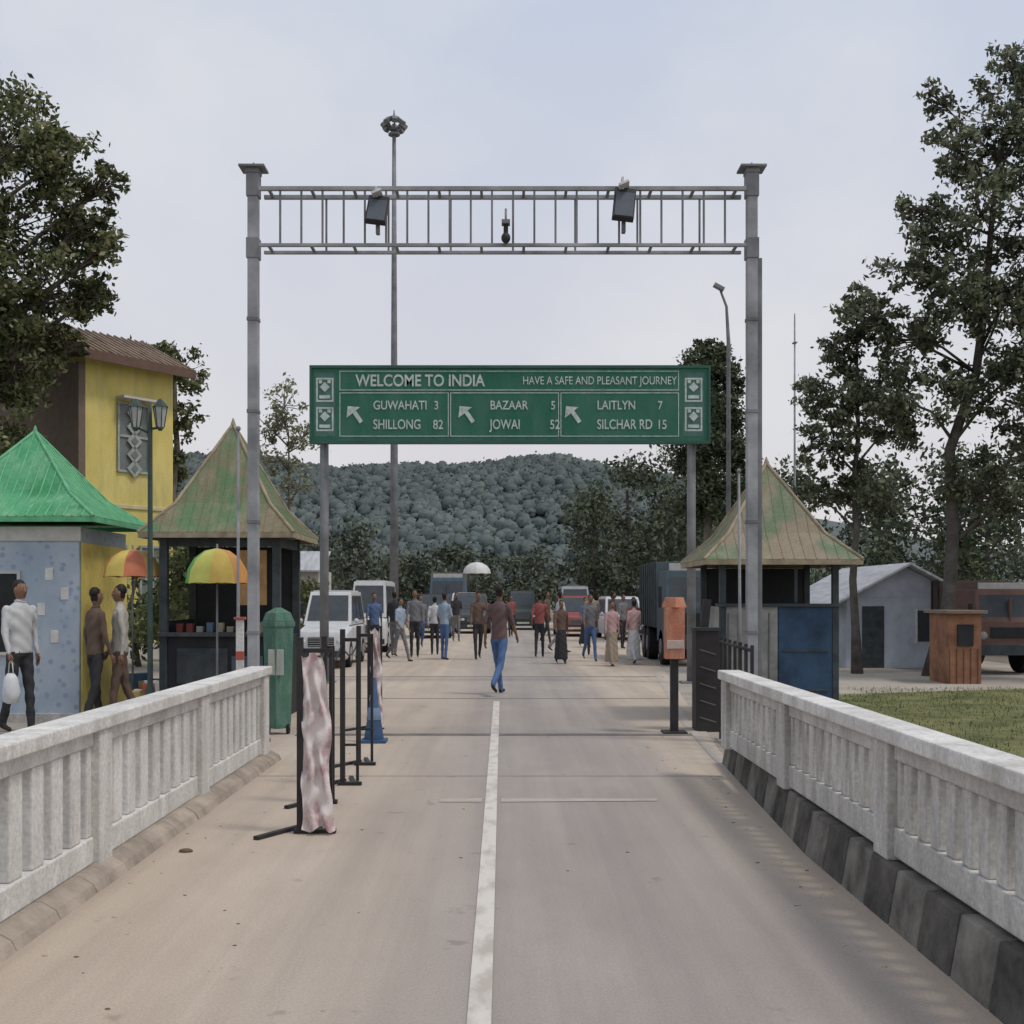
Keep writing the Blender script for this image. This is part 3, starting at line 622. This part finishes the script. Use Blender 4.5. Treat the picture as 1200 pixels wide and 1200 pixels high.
cr_=[(-3.25,30,.3,cB,cK,0),(-2.95,32.3,2.8,cK,cG,0),(-2.55,29.5,1.,cLB,cG,0),(-2.35,31.6,.1,cG,cK,0),(-1.9,33,3.3,cW,cK,0),(-1.5,30.4,2.5,cLB,cJ,0),
 (.95,31.5,3.,cR,cK,0),(1.38,28.6,.2,cBr,cK,1),(1.62,34,2.,cW,cG,0),(2.15,29.6,.2,cG,cJ,0),(2.42,32.8,3.1,cT,cK,0),(2.5,27.6,.3,cP,cT,1),(2.85,31.2,1.5,cBr,cP,0),(3.1,28.4,3.4,cP,cW,1),(3.32,30.5,.1,cR,cP,1),
 (-3.7,38,.2,cB,cK,0),(-1.7,43,.2,cK,cG,0),(-.65,30.5,.2,cBr,cK,0),(1.5,41,1.,cBr,cK,0),(2.6,38,.3,cB,cK,1),(3.7,37,.6,cG,cK,0),(.3,48,.2,cR,cK,0),(-2.5,36,.2,cG,cJ,0),(-4.9,24,.4,cW,cG,0),(-4.2,40,1.2,cLB,cK,0)]
for i,(x,y,r,a,bq,w) in enumerate(cr_):
    person('woman_in_long_dress' if w else 'pedestrian',x,y,r,a,bq,h=random.uniform(1.5,1.62) if w else random.uniform(1.58,1.8),stride=random.uniform(-.38,.38),arm=random.uniform(.05,.4),vox=.032,sleeve=random.choice(['short','long']),skirt=bool(w),raise_arm=(x==-.65),elbow=random.uniform(.1,.9))

# ------------------------------------------------------------ vehicles
tyre=M((.02,.02,.021),.9); chrome=M((.4,.4,.42),.35,.05,5,.5); lamp=M((.65,.65,.62),.2); redl=M((.35,.03,.03),.35); plate=M((.6,.58,.45),.5)
def car(name,x,y,w,l,h,paint,rz=0,van=False):
    mb=MB(); W=w/2; hb=h*.56 if not van else h*.5
    gc=.2
    def ring(y_,hw,z0,z1,r=.08):
        return [(-hw,y_,z0+r),(-hw+r*.5,y_,z0),(hw-r*.5,y_,z0),(hw,y_,z0+r),(hw,y_,z1-r),(hw-r,y_,z1),(-hw+r,y_,z1),(-hw,y_,z1-r)]
    hood=hb*.93 if not van else hb
    st=[(0,.86,gc+.08,hood*.82),(.06,.95,gc,hood*.92),(.25,1,gc,hood*.97),(l*.27,1,gc,hb),(l*.6,1,gc,hb),(l-.2,1,gc,hb),(l-.04,.95,gc,hb*.97),(l,.88,gc+.08,hb*.9)]
    R=[ring(a,W*b_,c_,d_) for a,b_,c_,d_ in st]; vs=[p for r_ in R for p in r_]
    mb.add(vs,[(i*8+(k+1)%8,i*8+k,(i+1)*8+k,(i+1)*8+(k+1)%8) for i in range(len(R)-1) for k in range(8)]+[tuple(range(8)),tuple(reversed(range(len(vs)-8,len(vs))))],paint,True)
    ya,yb,yc,yd=(l*.25,l*.98,l*.4,l*.9) if not van else (l*.08,l*.99,l*.2,l*.97)
    tw=W*.82; bw_=W*.95
    B=[(-bw_,ya,hb-.01),(bw_,ya,hb-.01),(bw_,yb,hb-.01),(-bw_,yb,hb-.01)]; T=[(-tw,yc,h),(tw,yc,h),(tw,yd,h),(-tw,yd,h)]
    mb.add(B+T,[(0,1,5,4),(1,2,6,5),(2,3,7,6),(3,0,4,7),(4,5,6,7)],paint)
    def pane(i,j,u0,u1,v0=.12,v1=.88):
        a,b_=Vector(B[i]),Vector(B[j]); c_,d_=Vector(T[j]),Vector(T[i]); n=((b_-a).cross(d_-a)).normalized()*.012
        f=lambda u,v:(a.lerp(b_,u)).lerp(d_.lerp(c_,u),v)+n
        mb.quad(f(u0,v0),f(u1,v0),f(u1,v1),f(u0,v1),gls)
    pane(0,1,.06,.94); pane(2,3,.08,.92)
    for i,j in((1,2),(3,0)):
        for u0,u1 in((.08,.34),(.38,.64),(.68,.92)): pane(i,j,u0,u1)
    mb.box(-tw*.9,tw*.9,yc+.1,yd-.1,h+.001,h+.03,paint)
    mb.box(-W*.5,W*.5,-.02,.02,hood*.55,hood*.78,dark); 
    for k in range(4): mb.box(-W*.48,W*.48,-.028,-.018,hood*(.57+.055*k),hood*(.575+.055*k)+.01,chrome)
    for s in(-1,1):
        mb.ell((s*W*.72,.03,hood*.68),(W*.18,.05,.075),lamp,10,6); mb.ell((s*W*.74,l-.02,hb*.75),(W*.12,.04,.12),redl,8,6)
        mb.ell((s*(W+.07),ya+.2,hb+.08),(.06,.04,.06),paint,8,6)
        for yy in(l*.19,l*.8):
            mb.tube((s*(W-.16),yy,.3),(s*(W+.005),yy,.3),.3,.3,tyre,18); mb.tube((s*(W+.004),yy,.3),(s*(W+.015),yy,.3),.17,.15,chrome,12)
    mb.box(-W*.93,W*.93,-.06,.04,gc+.06,gc+.2,dk2); mb.box(-.22*w,.22*w,-.075,-.061,gc+.1,gc+.19,plate)
    mb.box(-W*.93,W*.93,l-.04,l+.05,gc+.06,gc+.2,dk2); mb.box(-.22*w,.22*w,l+.051,l+.06,gc+.3,gc+.39,plate)
    return mb.obj(name,.015,loc=(x,y,.012),rz=rz)
wc=M((.55,.56,.57),.35,.1); dc=M((.06,.07,.08),.4); rc=M((.25,.07,.065),.4); sc_=M((.35,.36,.38),.4)
car('parked_car',-4.05,26.5,1.15,3.8,1.72,wc); car('parked_van',-3.9,34,1.1,4,2.05,wc,van=True)
car('parked_car',-2.75,46,1.4,4,1.7,dc); car('parked_car',-1.25,52,1.5,4,1.75,dc,.1); car('parked_jeep',.95,58,1.4,3.9,1.9,M((.06,.075,.065),.5)); car('parked_car',2.9,48,1.5,4,1.65,rc)
car('parked_car',-2.0,60,1.5,4,1.8,wc); car('parked_van',3.4,56,1.5,4.3,2.1,sc_,van=True); car('parked_car',4.6,44,1.5,4,1.6,wc,.05); car('parked_car',-5.6,48,1.5,4,1.6,sc_)
def truck(name,x,y,w,h,cab,body):
    mb=MB(); W=w/2
    mb.box(-W,W,0,1.5,.55,h*.55,cab); mb.add([(-W,0,h*.55),(W,0,h*.55),(W,1.5,h*.55),(-W,1.5,h*.55),(-W*.94,.22,h*.9),(W*.94,.22,h*.9),(W*.94,1.5,h*.9),(-W*.94,1.5,h*.9)],[(0,1,5,4),(1,2,6,5),(2,3,7,6),(3,0,4,7),(4,5,6,7)],cab)
    mb.quad((-W*.86,.02,h*.58),(W*.86,.02,h*.58),(W*.82,.17,h*.84),(-W*.82,.17,h*.84),gls)
    mb.box(-.02,.02,.0,.1,h*.56,h*.8,cab)
    mb.box(-W*1.02,W*1.02,1.6,5,.85,h,body); 
    for k in range(9): mb.box(-W*1.02-.03,-W*1.02,1.65+k*.4,1.72+k*.4,.85,h,dk2); mb.box(W*1.02,W*1.02+.03,1.65+k*.4,1.72+k*.4,.85,h,dk2)
    mb.box(-W*.4,W*.4,1.0,5,.5,.7,dark)
    mb.box(-W,W,-.12,0,.4,.62,dk2); mb.box(-W*.6,W*.6,-.02,-.001,.75,h*.5,dark)
    for s in(-1,1):
        mb.ell((s*W*.8,-.01,.8),(.09,.04,.09),M((.3,.3,.28),.3),10,6); mb.box(s*(W+.12)-.04,s*(W+.12)+.04,.0,.05,h*.55,h*.75,dark)
        for yy in(.8,3.4,4.3): mb.tube((s*(W-.25),yy,.42),(s*W,yy,.42),.42,.42,tyre,18); mb.tube((s*W,yy,.42),(s*(W+.02),yy,.42),.2,.18,gd,12)
    mb.box(-W*.8,W*.8,.25,.3,h*.9,h*.97,M((.45,.45,.45)))
    return mb.obj(name,.02,loc=(x,y,.012))
truck('parked_truck',4.35,27.5,1.25,2.45,M((.06,.09,.11),.5),M((.09,.12,.14),.7))
truck('parked_truck',10.4,24.5,1.4,1.95,M((.15,.09,.075),.8),M((.12,.085,.075),.9))
truck('parked_truck',-2.9,62,1.9,2.9,M((.07,.12,.17),.5),M((.2,.17,.13)))

# ------------------------------------------------------------ barricades, cone, bins
cl=bpy.data.materials.new('banner_cloth'); cl.use_nodes=True; nt=cl.node_tree; b=nt.nodes['Principled BSDF']; b.inputs['Roughness'].default_value=.95; tc=nt.nodes.new('ShaderNodeTexCoord')
c=mix(ramp(noise(9,(1,1,.6),6),[(.46,(0,0,0)),(.62,(1,1,1))]),(.66,.6,.58),(.42,.27,.28)); nt.links.new(c,b.inputs['Base Color'])
bk=M((.03,.028,.03),.6,.3)
def barricade(name,y,x=-1.37,w=.2,h=1.33,cloth=True):
    mb=MB()
    mb.box(x-.02,x+.02,y-.022,y+.022,.04,h,bk); mb.box(x+w-.012,x+w+.012,y-.012+.05,y+.012+.05,.04,h-.1,bk)
    mb.box(x-.04,x+w+.04,y-.03,y+.03,.0,.04,bk); mb.rbox((x-.13,y-.02,.022),(.04,.5,.03),bk,-.5); mb.rbox((x+w/2,y+.2,.02),(.035,.4,.03),bk,.2)
    mb.rbox((x+w/2,y+.025,h-.09),(w+.03,.025,.03),bk); mb.rbox((x+w/2,y+.025,.35),(w+.03,.02,.02),bk)
    if cloth:
        n1,n2=16,48; vs=[]; 
        for j in range(n2+1):
            for i in range(n1+1):
                u=i/n1;v=j/n2; zz=.05+v*(h-.17)-.02*math.sin(u*9)
                ww=w*(.72+.28*(1-v)**1.5-.1*math.sin(v*7)) ; xx=x+.02+u*ww+.008*math.sin(v*17+u*5)+ (1-v)*.035*u
                yy=y-.03+.018*math.sin(u*13+v*3)+.012*math.sin(v*19+u*14)+.01*math.sin(v*41-u*6)-.05*(1-v)**3
                vs.append((xx,yy,zz))
        mb.add(vs,[(j*(n1+1)+i,j*(n1+1)+i+1,(j+1)*(n1+1)+i+1,(j+1)*(n1+1)+i) for j in range(n2) for i in range(n1)],cl,True)
    return mb.obj(name)
barricade('barricade',8.05); barricade('barricade',10.1,-1.36,.12,cloth=False); barricade('barricade',11.3,-1.37,.12,cloth=False); barricade('barricade',14.4,-1.62,.14)
barricade('barricade',9.2,-1.38,.06,1.3,cloth=False)
mb=MB()
for a,bq in((8.05,9.2),(9.2,10.1),(10.1,11.3)):
    mb.path([(-1.37,a+(bq-a)*t,1.2-.12*math.sin(math.pi*t)) for t in[0,.2,.4,.6,.8,1]],[.008]*6,bk,5,caps=False)
mb.obj('barricade_rope')
mb=MB(); x,y=-1.42,13.1; nb=M((.05,.1,.2),.7)
mb.box(x-.14,x+.14,y-.14,y+.14,.012,.045,nb); mb.path([(x,y,.045),(x,y,.25),(x,y,.251),(x,y,.4),(x,y,.401),(x,y,.72)],[.11,.078,.08,.056,.054,.018],nb,16); mb.path([(x,y,.26),(x,y,.39)],[.083,.063],M((.15,.22,.34)),16); mb.obj('traffic_cone',.004)
gb=stained('faded_green_plastic',(.1,.21,.15),(.07,.17,.13),(.16,.25,.2),3); mb=MB(); x,y=-2.62,13.9
mb.path([(x,y,.08),(x,y,.12),(x,y,1.25),(x,y,1.26),(x,y,1.32)],[.14,.15,.18,.2,.2],gb,4,smooth=False); mb.path([(x,y,1.32),(x,y,1.42),(x,y,1.48)],[.19,.15,.04],gb,4,smooth=False)
for s in(-1,1): mb.tube((x+s*.1,y,.07),(x+s*.13,y,.07),.07,.07,tyre,12)
mb.box(x-.09,x+.09,y-.16,y-.14,.7,1.0,M((.4,.42,.38))); mb.obj('litter_bin',.01)
mb=MB(); mb.box(-2.98,-2.9,13.3,13.36,0,1.35,rw); mb.box(-3.0,-2.88,13.28,13.38,1.35,1.38,M((.4,.1,.08))); mb.box(-2.982,-2.898,13.298,13.362,.9,1.0,M((.4,.1,.08))); mb.obj('marker_post',.004)
om=stained('faded_orange_paint',(.5,.2,.12),(.42,.16,.1),(.5,.3,.21),5); mb=MB(); x,y=2.0,14.
mb.box(x-.11,x+.11,y-.1,y+.1,.88,1.48,om); mb.path([(x,y,1.48),(x,y,1.6)],[.15,.11],om,4,smooth=False); mb.box(x-.1,x+.1,y-.112,y-.1,1.0,1.1,M((.5,.42,.36)));
mb.box(x-.045,x+.045,y-.045,y+.045,0,.88,bk); mb.box(x-.14,x+.14,y-.14,y+.14,.0,.035,bk); mb.obj('signal_post',.008)
mb=MB(); x,y=2.42,14.3
mb.box(x-.14,x+.14,y-.15,y+.15,0,1.2,bk); mb.box(x-.155,x+.155,y-.165,y+.165,1.2,1.24,dk2)
for k in range(5): mb.rbox((x,y-.153,.15+k*.2),(.2,.006,.015),M((.12,.12,.115)),0,0,.3)
mb.rbox((x,y,1.4),(.09,.09,.35),bk,0,0,.1)
mb.obj('control_cabinet',.006)
mb=MB()
for k in range(7):
    yy=11.2+k*.38; xx=2.33+.02*k; mb.box(xx-.015,xx+.015,yy-.015,yy+.015,0,1.15,bk)
for z in(.12,.6,1.1): mb.path([(2.33,11.2,z),(2.45,13.5,z)],[.018,.018],bk,6)
mb.obj('metal_fence')
mb=MB()
for i in range(14):
    x=random.uniform(-4.9,-4.35); y=random.uniform(15,16); s=random.uniform(.1,.2); z=random.choice([0,.2,.4])
    mb.rbox((x,y,z+s/2+.01),(s*1.4,s,s),random.choice([M((.3,.08,.06)),M((.4,.33,.12)),M((.08,.15,.25)),M((.4,.4,.38))]),random.random())
mb.obj('stacked_goods',.006)

# ------------------------------------------------------------ trees
cl_=[(-12.9,28.5,13.4,1.5),(-11.7,28.5,12.4,1.2),(-10.5,28.3,12.0,1.0),(-13.6,28,11,1.8),(-11.6,28.6,10.6,1.5),(-10.0,28.4,10.5,.9),(-12.6,27.8,8.9,1.6),(-10.9,28.4,8.9,1.2),(-9.8,28.6,8.9,.6),(-13,28.2,7.2,1.6),(-11.3,28,7.2,1.2),(-12.2,28,5.6,1.4),(-11.6,28,4.4,1.1),(-13.7,29,9,2.),(-14.5,28.5,12.5,2),(-10.4,28.3,7.6,.5),(-9.5,28.4,9.9,.5),(-9.5,28.4,11.4,.6)]
tree('broadleaf_tree',(-12.6,28.5),11.5,.4,cl_,46000,.085,LG,sub=30,spread=.14,twigr=.014)
tree('broadleaf_tree',(-9.9,36),8.4,.2,[(-10.6,36,8.6,.9),(-9.8,36,8.4,.8),(-10.9,36.3,7.2,1.0),(-9.7,36,6.9,.6),(-10.4,36,5.6,1.)],5000,.085,LG,sub=20,twigr=.014)
tree('bare_tree',(-7.2,40),7.2,.09,[(-7.3,40,8.1,.9),(-7.9,40,7.3,.7),(-6.7,40,7.0,.8),(-7.5,40,6.2,.8),(-6.9,40,5.2,.7)],1300,.08,[LG[3],LR[0],LR[2]],sub=16,twigr=.015,barkm=bark)
R1=[(10.2,24,11.2,1.0),(9.1,24,10.6,.8),(11,24,10.2,1.2),(9.5,24,9.3,1.0),(8.4,24,9.4,.55),(10.8,24,8.4,1.1),(8.2,24,8.3,.75),(9.2,24,7.5,1.0),(10.9,24,6.6,1.1),(8.2,24,6.8,.8),(9.4,24,5.8,.95),(7.4,24.2,7.3,.55),(10.4,24,12.3,.7),(11.3,24,12.2,1.1),(10.9,24.3,4.6,1.1),(9.9,24.5,3.9,.9),(7.9,24.,5.6,.7),(10.,23.8,7.6,.9),(8.7,24,11.6,.4)]
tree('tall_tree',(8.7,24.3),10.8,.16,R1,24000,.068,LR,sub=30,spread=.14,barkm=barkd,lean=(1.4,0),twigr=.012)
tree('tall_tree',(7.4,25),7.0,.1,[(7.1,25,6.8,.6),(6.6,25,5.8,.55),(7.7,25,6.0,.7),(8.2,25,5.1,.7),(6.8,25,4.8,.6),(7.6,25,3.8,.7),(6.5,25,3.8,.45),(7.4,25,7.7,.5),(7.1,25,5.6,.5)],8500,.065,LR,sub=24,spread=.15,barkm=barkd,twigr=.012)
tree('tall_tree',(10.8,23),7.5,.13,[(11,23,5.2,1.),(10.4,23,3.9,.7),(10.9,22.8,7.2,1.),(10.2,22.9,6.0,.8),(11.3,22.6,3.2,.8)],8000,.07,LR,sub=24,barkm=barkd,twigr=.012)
tree('dark_tree',(7.2,42),10.4,.22,[(7.3,42,10.2,.6),(7.0,42,9.4,.85),(7.9,42,9.2,.65),(7.3,42,8.2,1.1),(7.1,42,6.8,1.15),(8.0,42,6.4,.9),(7.4,42,5.2,1.2)],20000,.09,LD,sub=24,spread=.2)
def grove(name,items,n,ls,mats,sub=12):
    mb=MB(); L=[]
    for x,y,h,w in items:
        mb.path([(x,y,0),(x+random.uniform(-.3,.3),y,h*.5),(x,y,h*.85)],[.03*h,.02*h,.008*h],barkd,6)
        for k in range(sub):
            t=random.uniform(.22,1); a=random.random()*6.28; rad=w*random.uniform(.2,1)*math.sin(math.pi*min(1,(t*.75+.2)))
            c_=np.array((x+rad*math.cos(a),y+rad*math.sin(a),h*t)); nn=int(n/sub*random.uniform(.6,1.4)); L.append(c_+rng.normal(size=(nn,3))*w*.25*np.array([1,1,.7]))
    leaf_cards(mb,np.concatenate(L),ls,mats); return mb.obj(name)
LF=[leafmat('leaf_far_hazed_a',(.105,.128,.095),0),leafmat('leaf_far_hazed_b',(.085,.105,.082),0),leafmat('leaf_far_hazed_c',(.13,.145,.105),0)]  # far foliage: aerial haze painted in as a lighter base colour
it=[(4.4,58,6.6,1.8),(6.2,60,8.2,2.1),(8.5,62,9.,2.4),(5.4,66,8,2.2),(11,60,8.,2.5),(7.4,54,6.2,1.9),(10,52,6.6,2.),(13.5,56,7.4,2.4),(16.5,52,7,2.4),(19,50,7.2,2.5),(14.5,46,6,2.1),(18,44,6.4,2.2),(22,48,7.4,2.5)]
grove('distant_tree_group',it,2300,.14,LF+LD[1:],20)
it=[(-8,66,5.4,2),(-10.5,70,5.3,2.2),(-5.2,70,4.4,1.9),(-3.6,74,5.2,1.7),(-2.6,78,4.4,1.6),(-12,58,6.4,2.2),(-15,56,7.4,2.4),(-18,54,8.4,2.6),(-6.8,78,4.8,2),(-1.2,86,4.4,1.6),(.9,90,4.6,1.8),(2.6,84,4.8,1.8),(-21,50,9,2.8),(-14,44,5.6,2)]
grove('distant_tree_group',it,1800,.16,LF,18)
it=[(x+random.uniform(-.4,.4),y,random.uniform(2.2,3.4),1.1) for x,y in[(10.2,38),(12,37),(14,36),(16,35),(6.4,38),(18,34),(13,33.5),(15.5,32),(11.8,31)]]
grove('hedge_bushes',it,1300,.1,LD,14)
it=[(x,y,random.uniform(1.8,2.8),1.) for x,y in[(-6.6,33),(-7.6,30),(-8.4,27.5),(-6.2,38),(-7,26),(-9,24),(-10.5,22),(-9.6,20.)]]
grove('hedge_bushes',it,1300,.09,LG[:3],14)
# forested hill: many small rounded canopies with leafy breakup
hz=[leafmat('hill_forest_hazed_a',(.115,.138,.135),0,.02,.85,1.15),leafmat('hill_forest_hazed_b',(.128,.15,.145),0,.02,.85,1.15),leafmat('hill_forest_hazed_c',(.104,.126,.127),0,.02,.85,1.15)]  # paler, bluer canopy colours carry the aerial haze, no volume
hm_=mat('hill_ground_hazed',(.10,.12,.12),1,.2,.05)  # slope colour has the same painted haze
def ridge(x,y):
    t=(y-420)/260; t=max(0,min(1,t)); pk=70+4*math.sin(x*.009+1)+2*math.sin(x*.027)+1.*math.sin(x*.08)
    side=1-max(0,(x-30)/170)*.45 if x>30 else 1+min(.1,(-x-80)/900 if x<-80 else 0)
    return pk*side*(math.sin(t*math.pi/2)**1.1)
mb=MB(); xs=list(range(-700,701,14)); ys=list(range(420,701,14))
vs=[(x,y,ridge(x,y)-.3) for y in ys for x in xs]; n=len(xs)
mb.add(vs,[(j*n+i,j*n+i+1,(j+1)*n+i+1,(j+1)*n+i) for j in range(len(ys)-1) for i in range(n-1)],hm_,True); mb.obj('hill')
nu,nv=7,4; T=[];
for j in range(nv+1):
    t=-.5+(math.pi/2+.5)*j/nv
    for i in range(nu): a=2*math.pi*i/nu+j*.4; T.append((math.cos(a)*math.cos(t),math.sin(a)*math.cos(t),math.sin(t)))
T=np.array(T); TF=[(j*nu+i,j*nu+(i+1)%nu,(j+1)*nu+(i+1)%nu,(j+1)*nu+i) for j in range(nv) for i in range(nu)]
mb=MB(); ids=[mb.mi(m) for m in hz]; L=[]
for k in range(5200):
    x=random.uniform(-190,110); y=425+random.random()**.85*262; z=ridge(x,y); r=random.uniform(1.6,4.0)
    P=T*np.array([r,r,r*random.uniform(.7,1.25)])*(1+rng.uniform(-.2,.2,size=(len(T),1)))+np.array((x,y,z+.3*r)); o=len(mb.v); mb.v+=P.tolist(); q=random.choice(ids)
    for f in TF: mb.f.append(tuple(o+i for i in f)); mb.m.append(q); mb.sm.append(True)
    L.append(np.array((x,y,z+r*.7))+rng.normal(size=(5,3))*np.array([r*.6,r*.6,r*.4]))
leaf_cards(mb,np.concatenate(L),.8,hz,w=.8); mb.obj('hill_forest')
mb=MB(); gms=[leafmat('grass_blade_a',(.12,.15,.045),0),leafmat('grass_blade_b',(.2,.2,.09),0),leafmat('grass_blade_c',(.075,.1,.03),0)]
for k in range(12000):
    x=random.uniform(4.,13); y=random.uniform(11,21)
    if y>19.5 and x<6: continue
    a=random.random()*6.28; h=random.uniform(.015,.06)*(1.4 if random.random()<.1 else 1); w=.007; l=random.uniform(-.03,.03)
    mb.add([(x-w*math.cos(a),y-w*math.sin(a),.006),(x+w*math.cos(a),y+w*math.sin(a),.006),(x+l,y+l*.7,h)],[(0,1,2)],gms[k%3])
mb.obj('grass_tufts')
